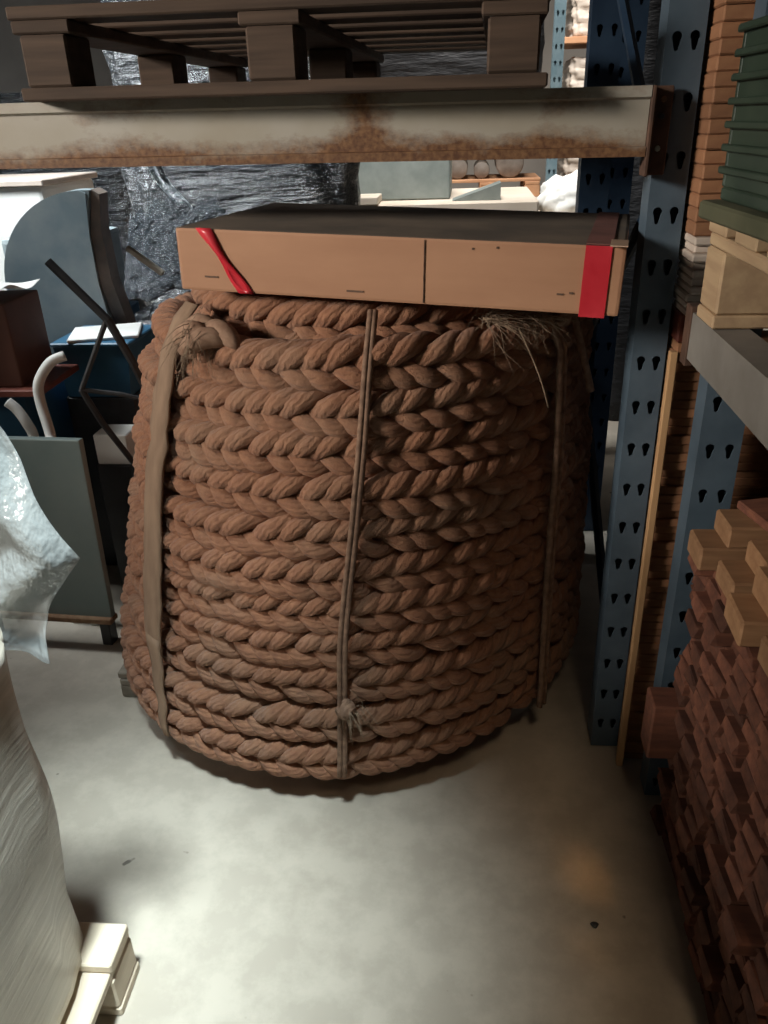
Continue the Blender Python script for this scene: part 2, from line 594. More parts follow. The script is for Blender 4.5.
def axis_at(z):
    return [np.interp(z, PROF[:, 0], PROF[:, i]) for i in (1, 2, 3)]


def sag(th, z):
    """front bottom turns hang over the pallet's edge"""
    front = np.clip((-np.sin(th) - 0.15) / 0.85, 0, 1) ** 1.3
    return -0.055 * front * np.clip(1 - (z - 0.14) / 0.30, 0, 1)


def surf(th, z, off=0.0):
    cx, cy, r = axis_at(z)
    return np.stack([cx + (r + off) * np.cos(th), cy + (r + off) * np.sin(th), z + sag(th, z)], -1)


def braid(th0, turns, z0, pitch, roff, step, a=0.036, bdep=0.021, period=0.335, seed=0, jit=1.0):
    rg = np.random.default_rng(seed)
    n = int(turns * 2 * np.pi * 0.62 / step)
    th = th0 + np.linspace(0, turns * 2 * np.pi, n)
    z = z0 + pitch * (th - th0) / (2 * np.pi)
    # slow wander of each turn
    k = np.arange(0, turns + 1, 0.11)
    wr = np.interp((th - th0) / (2 * np.pi), k, rg.normal(0, 0.007, len(k))) * jit
    wz = np.interp((th - th0) / (2 * np.pi), k, rg.normal(0, 0.004, len(k))) * jit
    C = surf(th, z, 0.0)
    N = np.stack([np.cos(th), np.sin(th), np.full_like(th, 0.0)], -1)
    C = C + N * (roff + wr)[:, None]
    C[:, 2] += wz
    T = np.gradient(C, axis=0)
    ds = np.linalg.norm(T, axis=1)
    T = T / ds[:, None]
    s = np.cumsum(ds)
    B = np.cross(N, T)
    B *= np.sign(B[:, 2:3])
    out = []
    for p in range(3):
        for d in (0.0, 0.046):
            ph = 2 * np.pi * ((s - d) / period + p / 3.0)
            ph = ph + 0.25 * np.sin(s * 7.3 + p)
            am = a * (1 + 0.10 * np.sin(s * 4.1 + p * 2))
            P = C + B * (am * np.sin(ph))[:, None] + N * (bdep * np.sin(2 * ph))[:, None]
            out.append((P, N))
    return out


coil = thing('rope_coil', 'huge coil of thick brown braided rope tied with straps on the concrete floor', 'rope coil', (-0.36, 2.15, 0.0))


def under(o, root):
    """keep a world-space mesh where it is while parenting it to its thing"""
    o.parent = root
    bpy.context.view_layer.update()
    o.matrix_parent_inverse = root.matrix_world.inverted()
    return o


TH0 = math.radians(150)
curves = braid(TH0, 11.05, 0.15, 0.0925, 0.0, 0.009, seed=4)
rope = under(tubes_mesh('rope', curves, 0.0215, 9, ROPE), coil)
crest = braid(math.radians(60), 1.0, 1.166, 0.004, -0.088, 0.012, seed=12)
under(tubes_mesh('inner_rope', crest, 0.0215, 8, ROPE), coil)
inner = braid(TH0, 11.0, 0.15, 0.0925, -0.105, 0.02, seed=9)
under(tubes_mesh('inner_rope', inner, 0.0195, 6, ROPE), coil)
# the rope's tail lying over the top rim at the left, and its frayed end
tp = []
for t in np.linspace(0, 1, 60):
    th = math.radians(-150 + 62 * t)
    p = surf(np.array([th]), np.array([1.19]), 0.0 - 0.02)[0]
    p[2] = 1.165 + 0.03 * math.sin(math.pi * (0.15 + 0.75 * t))
    tp.append(p)


def strand_path(th, z, off):
    return surf(np.array(th), np.array(z), off)


def tuft(name, centre, direction, count, length, spread, rad, parent, mat, seed, droop=0.4):
    rg = random.Random(seed)
    m = MB()
    d0 = Vector(direction).normalized()
    for i in range(count):
        d = (d0 + Vector((rg.gauss(0, spread), rg.gauss(0, spread), rg.gauss(0, spread)))).normalized()
        p = Vector(centre) + Vector((rg.gauss(0, 0.012), rg.gauss(0, 0.012), rg.gauss(0, 0.008)))
        pts = [p.copy()]
        L = length * rg.uniform(0.5, 1.15)
        for k in range(5):
            d = (d + Vector((rg.gauss(0, 0.18), rg.gauss(0, 0.18), rg.gauss(0, 0.12) - droop * 0.25))).normalized()
            p = p + d * L / 5
            pts.append(p.copy())
        m.tube(pts, [rad * (1 - 0.13 * q) for q in range(6)], 4)
    return under(m.obj(name, mat, smooth=True), parent)


def strap_mesh(th, zs, off, width, thick, seed, wob=0.004):
    """a flat band following the coil from top to bottom"""
    rg = np.random.default_rng(seed)
    n = len(zs)
    m = MB()
    w = width if hasattr(width, '__len__') else [width] * n
    rings = []
    for i in range(n):
        P = surf(np.array([th[i]]), np.array([zs[i]]), off[i])[0]
        N = np.array([math.cos(th[i]), math.sin(th[i]), 0])
        U = np.array([-math.sin(th[i]), math.cos(th[i]), 0])
        j = rg.normal(0, wob)
        h = w[i] / 2
        rings.append([m.bm.verts.new(P + U * (h * sx + j) + N * (thick / 2 * sn + (0.003 if abs(sx) < 0.5 else 0)))
                      for sx, sn in ((-1, -1), (-0.33, -1), (0.33, -1), (1, -1), (1, 1), (0.33, 1), (-0.33, 1), (-1, 1))])
    for i in range(n - 1):
        for k in range(8):
            m.bm.faces.new((rings[i][k], rings[i][(k + 1) % 8], rings[i + 1][(k + 1) % 8], rings[i + 1][k]))
    m.bm.faces.new(rings[0][::-1])
    m.bm.faces.new(rings[-1])
    return m


# left: wide cloth strap, its loose end hanging below the coil
n = 26
zs = np.linspace(1.205, 0.36, n)
th = np.radians(np.linspace(-137.0, -129.0, n))
off = np.interp(zs, [0.36, 1.12, 1.205], [0.055, 0.056, 0.02])
o = under(strap_mesh(th, zs, off, np.interp(zs, [0.36, 0.5, 1.0, 1.2], [0.066, 0.082, 0.080, 0.06]), 0.006, 3).obj('strap', STRAP, smooth=True), coil)
o['label'] = 'wide flat tan cloth strap'
zs = np.linspace(0.40, 0.155, 14)
th = np.radians(np.linspace(-129.0, -124.5, 14))
o = under(strap_mesh(th, zs, np.full(14, 0.058), np.linspace(0.062, 0.024, 14), 0.006, 5).obj('strap_end', STRAP, smooth=True), coil)
zs = np.linspace(0.40, 0.10, 14)
th = np.radians(np.linspace(-128.0, -122.0, 14))
# front: two thin cords side by side
for d in (-0.7, 0.45):
    zs = np.linspace(1.215, 0.165, 44)
    thd = np.radians(-84.6 + d * 0.85 + 0.35 * np.sin(zs * 9))
    off = np.interp(zs, [0.09, 0.3, 1.12, 1.215], [0.054, 0.052, 0.053, 0.01])
    pts = strand_path(thd, zs, 0)
    pts = [Vector(surf(np.array([thd[i]]), np.array([zs[i]]), off[i])[0]) for i in range(len(zs))]
    o = under(MB().tube(pts, 0.0066, 7).obj('cord', CORD, smooth=True), coil)
# right: pair of cords
for d in (-1.0, 0.6):
    zs = np.linspace(1.20, 0.16, 40)
    thd = np.radians(-38.6 + d * 0.9 + 0.3 * np.sin(zs * 7 + 1))
    off = np.interp(zs, [0.09, 0.3, 1.10, 1.20], [0.054, 0.056, 0.058, 0.01])
    pts = [Vector(surf(np.array([thd[i]]), np.array([zs[i]]), off[i])[0]) for i in range(len(zs))]
    under(MB().tube(pts, 0.008, 7).obj('cord', CORD, smooth=True), coil)
# loose tail of the right cord
zs = np.linspace(1.17, 0.98, 10)
pts = [Vector(surf(np.array([math.radians(-33 + 4 * i / 9)]), np.array([z]), 0.05 + 0.03 * i / 9)[0]) for i, z in enumerate(zs)]
under(MB().tube(pts, 0.009, 7).obj('cord_tail', CORD, smooth=True), coil)


def knot(c, r, parent, mat):
    m = MB()
    c = Vector(c)
    for k in range(3):
        ax = Vector((math.cos(k * 2.1), math.sin(k * 2.1) * 0.5, math.sin(k * 1.3))).normalized()
        u = ax.orthogonal().normalized()
        v = ax.cross(u)
        pts = [c + (u * math.cos(t) + v * math.sin(t)) * r + ax * 0.006 * math.sin(3 * t) for t in np.linspace(0, 2 * math.pi, 15)]
        m.tube(pts, r * 0.48, 6)
    return under(m.obj('knot', mat, smooth=True), parent)


kp = surf(np.array([math.radians(-84)]), np.array([0.345]), 0.066)[0]
knot(kp, 0.017, coil, CORD)
tuft('frayed_cord_end', kp + np.array([0.012, -0.004, 0.0]), (0.75, -0.5, -0.5), 26, 0.075, 0.5, 0.0013, coil, FRAY, 21, 1.2)
kp = surf(np.array([math.radians(-37)]), np.array([1.165]), 0.05)[0]
knot(kp, 0.018, coil, CORD)
# big frayed rope end sitting on the rim at upper left
kp = surf(np.array([math.radians(-126)]), np.array([1.165]), 0.03)[0]
m = MB()
for k in range(6):
    rk_ = random.Random(60 + k)
    c = Vector(kp) + Vector((0.055 * math.cos(k * 2.4) * (0.3 + 0.09 * k), 0.04 * math.sin(k * 2.4), 0.010 * math.sin(k * 1.7) - 0.03))
    a0 = rk_.uniform(-0.7, 0.7) - 0.5
    pts = []
    for q in range(9):
        t = q / 8 - 0.5
        pts.append(c + Vector((0.105 * t * math.cos(a0), 0.105 * t * math.sin(a0), 0.022 * math.cos(t * 3.0) - 0.02 * t * (1 if k % 2 else -1))))
    m.tube(pts, [0.010, 0.017, 0.021, 0.0225, 0.023, 0.0225, 0.021, 0.017, 0.010], 9)
o = under(m.obj('rope_end', ROPE_END, smooth=True), coil)
o['label'] = 'dusty frayed rope end bunched on the upper left rim'
tuft('frayed_fibres', kp + np.array([-0.02, -0.03, 0.0]), (-0.35, -0.5, -0.6), 70, 0.11, 0.6, 0.0009, coil, FRAY, 5, 0.9)
kq = surf(np.array([math.radians(-58)]), np.array([1.185]), 0.02)[0]
tuft('frayed_fibres', kq, (0.9, -0.3, 0.10), 70, 0.12, 0.6, 0.0009, coil, FRAY, 6, 0.25)
kq = surf(np.array([math.radians(-46)]), np.array([1.175]), 0.03)[0]
tuft('frayed_fibres', kq, (0.7, -0.3, 0.05), 60, 0.10, 0.7, 0.0009, coil, FRAY, 8, 0.35)
# a single loose thread hanging
pts = []
for i in range(12):
    t = i / 11
    th_ = math.radians(-53 + 9.5 * t)
    pts.append(Vector(surf(np.array([th_]), np.array([1.165 - 0.185 * t]), 0.062 + 0.01 * math.sin(t * 3))[0]))
o = under(MB().tube(pts, 0.0021, 5).obj('loose_thread', FRAY, smooth=True), coil)


# ------------------------------------------------------------------ pallets
def make_pallet(name, label, w, d, mat, loc, rz, h=0.144, nblocks=3, bw=0.115, bottom=True):
    """block pallet; front edge along local x, origin at its bottom centre"""
    root = thing(name, label, 'pallet', loc, (0, 0, rz))
    tb = 0.022
    bh = h - 3 * tb if bottom else h - 2 * tb
    z = 0.0
    if bottom:
        for y in (-d / 2 + 0.05, 0, d / 2 - 0.05):
            m = MB()
            m.box((0, y, tb / 2), (w, 0.10, tb), 0.003)
            m.obj('bottom_board', mat, root)
        z = tb
    for y in (-d / 2 + 0.05, 0, d / 2 - 0.05):
        for x in np.linspace(-w / 2 + 0.06, w / 2 - 0.06, nblocks):
            m = MB()
            m.box((x, y, z + bh / 2), (bw, 0.098, bh - 0.001), 0.004)
            m.obj('block', mat, root)
    z += bh
    for x in np.linspace(-w / 2 + 0.06, w / 2 - 0.06, nblocks):
        m = MB()
        m.box((x, 0, z + tb / 2), (0.11, d, tb - 0.001), 0.003)
        m.obj('stringer_board', mat, root)
    z += tb
    k = 7 if d > 0.9 else 5
    for y in np.linspace(-d / 2 + 0.05, d / 2 - 0.05, k):
        m = MB()
        m.box((0, y, z + tb / 2), (w, 0.098 if k == 7 else 0.09, tb - 0.001), 0.003)
        m.obj('deck_board', mat, root)
    return root


make_pallet('wooden_pallet', 'grey wooden pallet on the floor under the left side of the rope coil', 1.0, 0.72, WOOD_PAL2, (-0.535, 2.17, 0.0), 0, h=0.088, bottom=False)

# ------------------------------------------------------------------ cardboard box on the coil
bx = thing('cardboard_box', 'long flat brown cardboard box with red tape lying on top of the rope coil', 'box',
           (-0.165, 1.56, 1.2285), (0, math.radians(2.0), math.radians(-10.4)))
L, D, HB = 0.885, 0.50, 0.124
m = MB()
m.box((0, D / 2, HB / 2), (L, D, HB), 0.006, None, 2)
o = m.obj('body', [CARD, CARD_TOP], bx)
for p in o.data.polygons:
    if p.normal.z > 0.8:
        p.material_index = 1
m = MB()
m.box((0.078, -0.0012, HB / 2), (0.0016, 0.0026, HB - 0.008), 0)
m.obj('seam', SCUFF, bx)
# red tape at the right: over the top edge and down the front
m = MB()
m.box((0.395, -0.0022, HB / 2 - 0.002), (0.046, 0.002, HB + 0.002), 0)
o = m.obj('tape_strip', TAPE, bx)
o['label'] = 'wide red tape strip at the right end'
m = MB()
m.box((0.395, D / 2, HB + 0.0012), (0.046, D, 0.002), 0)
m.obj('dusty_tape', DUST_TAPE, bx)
m = MB()
m.box((0.4285, 0.02, HB + 0.0016), (0.03, 0.075, 0.002), 0)
m.obj('clear_tape', CLEAR_TAPE, bx)
# narrow twisted red tape at the left, running down slantwise
m = MB()
cols = []
for i in range(15):
    t = i / 14
    x = -0.378 + 0.085 * t
    z = HB + 0.001 - t * (HB + 0.001)
    w = 0.017 * (1 - 0.55 * math.sin(math.pi * min(1, t * 1.15)) ** 2)
    y = -0.003 - 0.003 * math.sin(math.pi * t)
    cols.append([m.bm.verts.new((x - w, y, z)), m.bm.verts.new((x, y - 0.004 * math.sin(t * 6), z)), m.bm.verts.new((x + w, y, z)),
                 m.bm.verts.new((x + w, y + 0.0015, z)), m.bm.verts.new((x - w, y + 0.0015, z))])
for i in range(14):
    for k in range(5):
        m.bm.faces.new((cols[i][k], cols[i][(k + 1) % 5], cols[i + 1][(k + 1) % 5], cols[i + 1][k]))
m.bm.faces.new(cols[0])
m.bm.faces.new(cols[-1][::-1])
o = m.obj('tape_strip', TAPE, bx, smooth=True)
o['label'] = 'narrow twisted red tape slanting down the left end'
for (x, z, w, a) in ((0.335, 0.035, 0.012, 0.15), (0.355, 0.038, 0.008, 0.3), (-0.06, 0.018, 0.035, 0.03), (0.17, 0.108, 0.004, 1.3),
                     (0.215, 0.112, 0.004, 1.4), (-0.37, 0.03, 0.03, 0.25)):
    m = MB()
    m.box((x, -0.0008, z), (w, 0.0016, 0.0035), 0, Matrix.Identity(3))
    m.obj('scuff_mark', SCUFF, bx)

# ------------------------------------------------------------------ pallet racking around the coil


def teardrop(cx, cy, s=1.0):
    pts = []
    R_, r_ = 0.0088 * s, 0.0042 * s
    for k in range(13):
        a = math.radians(-40 + 260 * k / 12)
        pts.append((cx + R_ * math.cos(a), cy + 0.006 * s + R_ * math.sin(a)))
    for k in range(6):
        a = math.radians(200 + 140 * k / 5)
        pts.append((cx + r_ * math.cos(a), cy - 0.0125 * s + r_ * math.sin(a)))
    return pts


def upright(parent, x0, x1, y, z1, mat, depth=0.07, z_first=0.083, tilt=0.0, foot=True, facing='front'):
    """folded steel post with two columns of keyhole slots"""
    w = x1 - x0
    root_loc = (x0, y, 0)
    holes = []
    z = z_first
    while z < z1 - 0.05:
        for u in (0.28, 0.74):
            holes.append(teardrop(w * u, z))
        z += 0.0985
    outer = [(0, 0.004), (w, 0.004), (w, z1), (0, z1)]
    post = plate('upright', outer, holes, 0.0025, mat, parent, root_loc, (math.radians(90), 0, tilt))
    m = MB()
    m.span((0.0, -z1, 0), (0.0025, -0.004, depth), 0)          # local frame of the post: y up, z toward the aisle
    m.bm.free()
    m = MB()
    m.span((0, 0.004, -depth), (0.0025, z1, -0.0015), 0)
    m.span((w - 0.0025, 0.004, -depth), (w, z1, -0.0015), 0)
    m.span((0.0026, 0.004, -depth), (w - 0.0026, z1, -depth + 0.0025), 0)
    m.obj('side_web', mat, post)
    if foot:
        m = MB()
        m.span((0.004, 0.0, -depth + 0.004), (w - 0.004, 0.004, -0.004), 0)
        m.obj('base_plate', mat, post)
    return post


rack = thing('pallet_rack', 'blue steel pallet rack with rusty beam above the rope coil', 'rack', (0.378, 1.69, 0))


def rack_child(o):
    return o


rk = rack.location
p1 = upright(rack, 0.348 - rk.x, 0.417 - rk.x, 0.0, 2.6, BLUE, tilt=0)
p1.rotation_euler = (math.radians(90), math.radians(-0.15), 0)
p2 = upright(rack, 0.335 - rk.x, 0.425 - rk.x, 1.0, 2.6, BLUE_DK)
m = MB()
zz = 0.3
side = 1
while zz < 2.4:
    a = Vector((0.0, 0.075, zz if side > 0 else zz + 0.55))
    c = Vector((0.0, 0.995, zz + 0.55 if side > 0 else zz))
    m.tube([a, c], 0.014, 6)
    zz += 0.55
    side = -side
m.obj('brace', BLUE_DK, rack)
# beam: channel section, lips top and bottom, face recessed
prof = [(0.0, -0.058), (0.0, -0.042), (0.009, -0.040), (0.009, 0.036), (0.0, 0.040), (0.0, 0.058), (0.046, 0.058), (0.046, -0.058)]
m = MB()
m.prism(prof, 'x', -2.16, 0.318)
beam = m.obj('beam', BEAM, rack, (0.0 - rk.x, 1.632 - rk.y, 1.5335), (0, math.radians(0.6), 0))
beam['label'] = 'long pale grey beam with rust along its edges'
m = MB()
m.span((0.326, 0.036, -0.092), (0.364, 0.045, 0.058), 0.002)
m.span((0.319, 0.000, -0.092), (0.327, 0.045, 0.058), 0.002)
m.obj('end_plate', RUSTPLATE, beam)
for (x, z, mt) in ((0.343, 0.036, RUST), (0.343, 0.008, BLACK_STEEL), (0.342, -0.046, BOLT)):
    m = MB()
    m.lathe([(0.0035, -0.003), (0.0055, 0.0), (0.0045, 0.003)], 10)
    m.obj('rivet', mt, beam, (x + 0.004, 0.0345, z), (math.radians(90), 0, 0))
# far ends of the bay (out of frame to the left) are carried by a post too
p3 = upright(rack, -2.24 - rk.x, -2.162 - rk.x, 0.0, 2.6, BLUE)
m = MB()
m.prism(prof, 'x', -2.16, 0.318)
m.obj('beam', BEAM, rack, (0.0 - rk.x, 2.66 - rk.y, 1.533), (0, 0, 0))

# pallet lying on the beams
pl = make_pallet('wooden_pallet', 'dark old wooden pallet up on the rusty rack beam at top left', 0.955, 1.15, WOOD_PAL, (-0.335, 2.135, 1.595), math.radians(-1.2), h=0.150, bw=0.088)
pl.rotation_euler = (0, math.radians(0.6), math.radians(-1.5))

# neighbouring bay's dark blue upright frame further back
fr = thing('pallet_rack', 'dark blue rack upright standing just behind the rusty beam end', 'rack', (0.445, 2.95, 0))
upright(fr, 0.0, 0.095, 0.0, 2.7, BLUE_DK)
fr2 = thing('pallet_rack', 'dark blue rack upright farther behind, seen left of the nearest blue upright', 'rack', (0.50, 3.75, 0))
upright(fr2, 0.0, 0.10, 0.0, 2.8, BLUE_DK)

# ------------------------------------------------------------------ stacked boards between the two right-hand uprights
bd_mesh = []
for k in range(4):
    m = MB()
    m.box((0.41, 0.055, 0.0100), (0.82, 0.11, 0.0196), 0.0022)
    bd_mesh.append(m.mesh('thin_board'))
    bd_mesh[-1].materials.append(WOOD_BOARD)
z = 0.0
rb = random.Random(3)
for i in range(56):
    o = bpy.data.objects.new('thin_board', bd_mesh[i % 4])
    COL.objects.link(o)
    o.location = (0.4215 + rb.uniform(0, 0.003), 1.645 + rb.uniform(-0.004, 0.006), z)
    tag(o, 'thin orange-brown board in the tall lower stack between the two blue uprights', 'board', 'thin boards in the tall stack')
    z += 0.0200
ztop = z
m = MB()
m.span((-0.008, -0.010, 0.0), (0.008, 0.010, ztop - 0.01), 0.002)
o = m.obj('corner_batten', WOOD_BATTEN, None, (0.4135, 1.627, 0.0), (0, 0, 0))
tag(o, 'pale upright wooden batten against the front of the tall board stack', 'batten')
# spacer bearer, then pale boards, then thicker orange boards
m = MB()
m.box((0, 0, 0.03), (0.10, 0.10, 0.0598), 0.004)
o = m.obj('spacer_block', RED_SHELF, None, (0.472, 1.70, ztop + 0.0002))
tag(o, 'dark red-brown spacer block between the orange boards and pale boards above', 'block')
m = MB()
m.box((0, 0, 0.03), (0.07, 0.10, 0.0598), 0.004)
o = m.obj('spacer_block', RED_SHELF, None, (1.12, 1.70, ztop + 0.0002))
tag(o, 'spacer block at the hidden right end of the tall board stack', 'block')
z = ztop + 0.06
m = MB()
m.box((0.40, 0.06, 0.0075), (0.80, 0.12, 0.0146), 0.003)
wm = m.mesh('pale_board')
wm.materials.append(WOOD_WHITE)
for i in range(10):
    o = bpy.data.objects.new('pale_board', wm)
    COL.objects.link(o)
    o.location = (0.4205 + rb.uniform(0, 0.008), 1.615 + rb.uniform(-0.008, 0.008), z)
    tag(o, 'thin whitish board in the short pale pile level with the cardboard box', 'board', 'pale boards above the spacer')
    z += 0.0150
m = MB()
m.box((0.41, 0.06, 0.0125), (0.82, 0.12, 0.0246), 0.003)
om = m.mesh('orange_board')
om.materials.append(WOOD_BOARD)
for i in range(26):
    o = bpy.data.objects.new('orange_board', om)
    COL.objects.link(o)
    o.location = (0.4205 + rb.uniform(0, 0.003), 1.632 + rb.uniform(-0.006, 0.006), z)
    tag(o, 'thicker orange-brown board in the upper stack at the top right', 'board', 'orange boards in the upper stack')
    z += 0.0250

# ------------------------------------------------------------------ right-hand rack
rr = thing('pallet_rack', 'blue rack with a grey beam running toward the viewer along the right edge', 'rack', (0.50, 1.52, 0))
p = upright(rr, 0.458 - 0.5, 0.540 - 0.5, 0.0, 2.4, BLUE, depth=0.06, z_first=0.05)
m = MB()
m.prism([(0.0, -0.045), (0.0, 0.04), (0.06, 0.04), (0.06, -0.045)], 'y', -1.25, 0.0)
bb = m.obj('beam', BEAM_GREY, rr, (0.404 - 0.5, -0.03, 1.178))
m = MB()
m.span((-0.004, -0.035, -0.06), (0.046, -0.0005, 0.05), 0.002)
m.obj('end_plate', RUSTPLATE, bb, (0.0, 0.035, 0.0))
m = MB()
m.prism([(0.0, -0.045), (0.0, 0.04), (0.06, 0.04), (0.06, -0.045)], 'y', -1.25, 0.0)
m.obj('beam', BEAM_GREY, rr, (1.30 - 0.5, -0.03, 1.178))
p = upright(rr, 1.28 - 0.5, 1.365 - 0.5, 0.0, 2.4, BLUE, depth=0.06, z_first=0.05)
p = upright(rr, 0.448 - 0.5, 0.535 - 0.5, -1.36, 1.1, BLUE, depth=0.06, z_first=0.05)
p = upright(rr, 1.28 - 0.5, 1.365 - 0.5, -1.36, 1.1, BLUE, depth=0.06, z_first=0.05)

make_pallet('wooden_pallet', 'light wooden pallet on the grey beam at the right edge', 0.80, 0.98, WOOD_LT, (0.80, 0.965, 1.2195), 0, h=0.165)
m = MB()
m.box((0, 0, 0.0145), (0.62, 0.66, 0.028), 0.004)
o = m.obj('olive_board', OLIVE, None, (0.70, 1.12, 1.386), (0, 0, 0.05))
tag(o, 'flat olive green board on the light pallet under the green crate', 'board')
cr = thing('plastic_crate', 'dark green ribbed plastic crate at the upper right edge', 'crate', (0.69, 1.21, 1.416), (0, 0, 0.03))
cw, cd, ch = 0.57, 0.42, 0.225
m = MB()
m.box((0, 0, 0.01), (cw, cd, 0.02), 0.003)
m.obj('base', GREEN_CRATE, cr)
for (cx_, cy_, sx_, sy_) in ((0, -cd / 2 + 0.006, cw, 0.012), (0, cd / 2 - 0.006, cw, 0.012), (-cw / 2 + 0.006, 0, 0.012, cd - 0.026), (cw / 2 - 0.006, 0, 0.012, cd - 0.026)):
    m = MB()
    m.box((cx_, cy_, 0.02 + ch / 2), (sx_, sy_, ch), 0.002)
    for k in range(7):
        m.box((cx_ * 1.015, cy_ * 1.02, 0.045 + k * 0.032), (sx_ + 0.012 if sx_ > 0.1 else 0.026, sy_ + 0.012 if sy_ > 0.1 else 0.026, 0.010), 0.002)
    m.obj('side_wall', GREEN_CRATE, cr)

# ------------------------------------------------------------------ big stack of sawn planks at the right
pm = []
for k in range(5):
    m = MB()
    rg = random.Random(40 + k)
    th_ = 0.0296
    wd_ = 0.0735
    vs = m.box((0.30, 0, th_ / 2), (0.60, wd_, th_), 0.003)
    for v in m.bm.verts:
        if v.co.x < 0.1:
            v.co.x += rg.uniform(-0.006, 0.006)
    me = m.mesh('sawn_plank')
    me.materials.append(WOOD_RED)
    pm.append(me)
rp = random.Random(17)
rows = 25
ncol = 9
for r in range(rows):
    for c in range(ncol):
        if c == 0 and 8 <= r <= 12:
            continue
        o = bpy.data.objects.new('sawn_plank', pm[rp.randrange(5)])
        COL.objects.link(o)
        o.location = (0.474 + rp.gauss(0, 0.011), 1.43 - c * 0.0755, r * 0.0300)
        tag(o, 'reddish-brown sawn plank in the big stack on the right, its end toward the aisle', 'plank', 'sawn planks in the big right stack')
ztop = rows * 0.0300
m = MB()
m.box((0.33, 0, 0.0745), (0.66, 0.0735, 0.1485), 0.004)
o = m.obj('square_timber', WOOD_RED, None, (0.412, 1.43, 0.2402))
tag(o, 'thick square timber poking out of the plank stack toward the aisle beside the upright foot', 'timber')
# loose short blocks on top of it
blks = [
    (0.475, 1.405, 0.00, 0.17, 0.085, 0.050, 'short tan wood block at the far end of the plank stack, beside the blue upright'),
    (0.520, 1.405, 0.05, 0.22, 0.085, 0.045, 'pale topped wood block lying on the farthest block of the plank stack'),
    (0.500, 1.290, 0.00, 0.20, 0.090, 0.045, 'tan wood block second from the far end of the plank stack'),
    (0.545, 1.285, 0.045, 0.24, 0.090, 0.045, 'wood block lying on the second block from the far end of the plank stack'),
    (0.480, 1.165, 0.00, 0.20, 0.095, 0.050, 'wood block in the middle of the plank stack top, its end sticking out'),
    (0.520, 1.165, 0.05, 0.24, 0.090, 0.055, 'bright tan wood block on top of the middle block of the plank stack'),
    (0.500, 1.040, 0.00, 0.24, 0.095, 0.050, 'low wood block near the right edge, in front of the middle blocks'),
    (0.520, 1.035, 0.05, 0.26, 0.090, 0.055, 'nearest bright tan wood block on the plank stack at the right edge'),
]
for (x, y, dz, lx, ly, lz, lab) in blks:
    m = MB()
    m.box((lx / 2, 0, lz / 2), (lx, ly, lz - 0.0004), 0.004)
    o = m.obj('wood_block', WOOD_TAN, None, (x - 0.03, y, ztop + dz), (0, 0, rp.uniform(-0.04, 0.04)))
    tag(o, lab, 'wood block')
m = MB()
m.box((0.16, 0, 0.009), (0.32, 0.16, 0.0176), 0.003)
o = m.obj('loose_board', WOOD_RED, None, (0.545, 1.37, ztop + 0.0955), (0, 0, 0.25))
tag(o, 'thin dark board lying slantwise over the far blocks of the plank stack', 'board')
# ------------------------------------------------------------------ wrapped pallet load in the left foreground
make_pallet('wooden_pallet', 'pale wooden pallet on the floor under the wrapped load at lower left', 0.80, 0.9, WOOD_PALE, (-1.040, 0.52, 0.0), 0.03)
ld = thing('wrapped_load', 'tall grey-brown pallet load wrapped in plastic film at the left edge', 'pallet load', (-1.105, 0.50, 0.145))
nz_, na_ = 30, 48
hx, hy = 0.405, 0.462
m = MB()
rings = []
for i in range(nz_ + 1):
    t = i / nz_
    z = t * 0.71
    grow = 1.0 + 0.055 * t - 0.02 * math.sin(t * 9)
    ring = []
    for k in range(na_):
        a = 2 * math.pi * (k + 0.5) / na_
        ex = 0.10
        x = hx * grow * math.copysign(abs(math.cos(a)) ** (2 * ex), math.cos(a))
        y = hy * (1.0 + 0.03 * t) * math.copysign(abs(math.sin(a)) ** (2 * ex), math.sin(a))
        w = 0.004 * math.sin(9 * a + 5 * t) + 0.003 * math.sin(17 * a - 8 * t)
        ring.append(m.bm.verts.new((x + w * math.cos(a), y + w * math.sin(a), z)))
    rings.append(ring)
for i in range(nz_):
    for k in range(na_):
        m.bm.faces.new((rings[i][k], rings[i][(k + 1) % na_], rings[i + 1][(k + 1) % na_], rings[i + 1][k]))
m.bm.faces.new(rings[0][::-1])
m.bm.faces.new(rings[-1])
m.obj('wrapped_body', LOAD_FILM, ld, smooth=True)


def film_sheet(name, pts_fn, nu, nv, mat, parent, thick=0.0012):
    m = MB()
    g = [[m.bm.verts.new(pts_fn(u / nu, v / nv)) for v in range(nv + 1)] for u in range(nu + 1)]
    for u in range(nu):
        for v in range(nv):
            m.bm.faces.new((g[u][v], g[u + 1][v], g[u + 1][v + 1], g[u][v + 1]))
    o = m.obj(name, mat, parent, smooth=True)
    s = o.modifiers.new('thickness', 'SOLIDIFY')
    s.thickness = thick
    return o


SIL_Z = [0.72, 0.78, 0.85, 0.90, 0.95, 0.989, 1.03, 1.08, 1.13, 1.22]
SIL_X = [-0.668, -0.652, -0.652, -0.638, -0.600, -0.567, -0.592, -0.622, -0.645, -0.70]


def flap(u, v):
    z = 0.80 + 0.40 * v
    xs = float(np.interp(z, SIL_Z, SIL_X))
    x = -1.02 + (xs + 1.02) * u
    y = 0.965 + 0.022 * math.sin(9 * u + 6 * v) * (0.3 + v) + 0.014 * math.sin(17 * u - 9 * v) + 0.02 * v
    return (x + 1.105, y - 0.50, z - 0.145 + 0.01 * math.sin(12 * u))


film_sheet('loose_film', flap, 40, 34, CLEAR_FILM, ld)['label'] = 'loose clear plastic film standing up from the top'

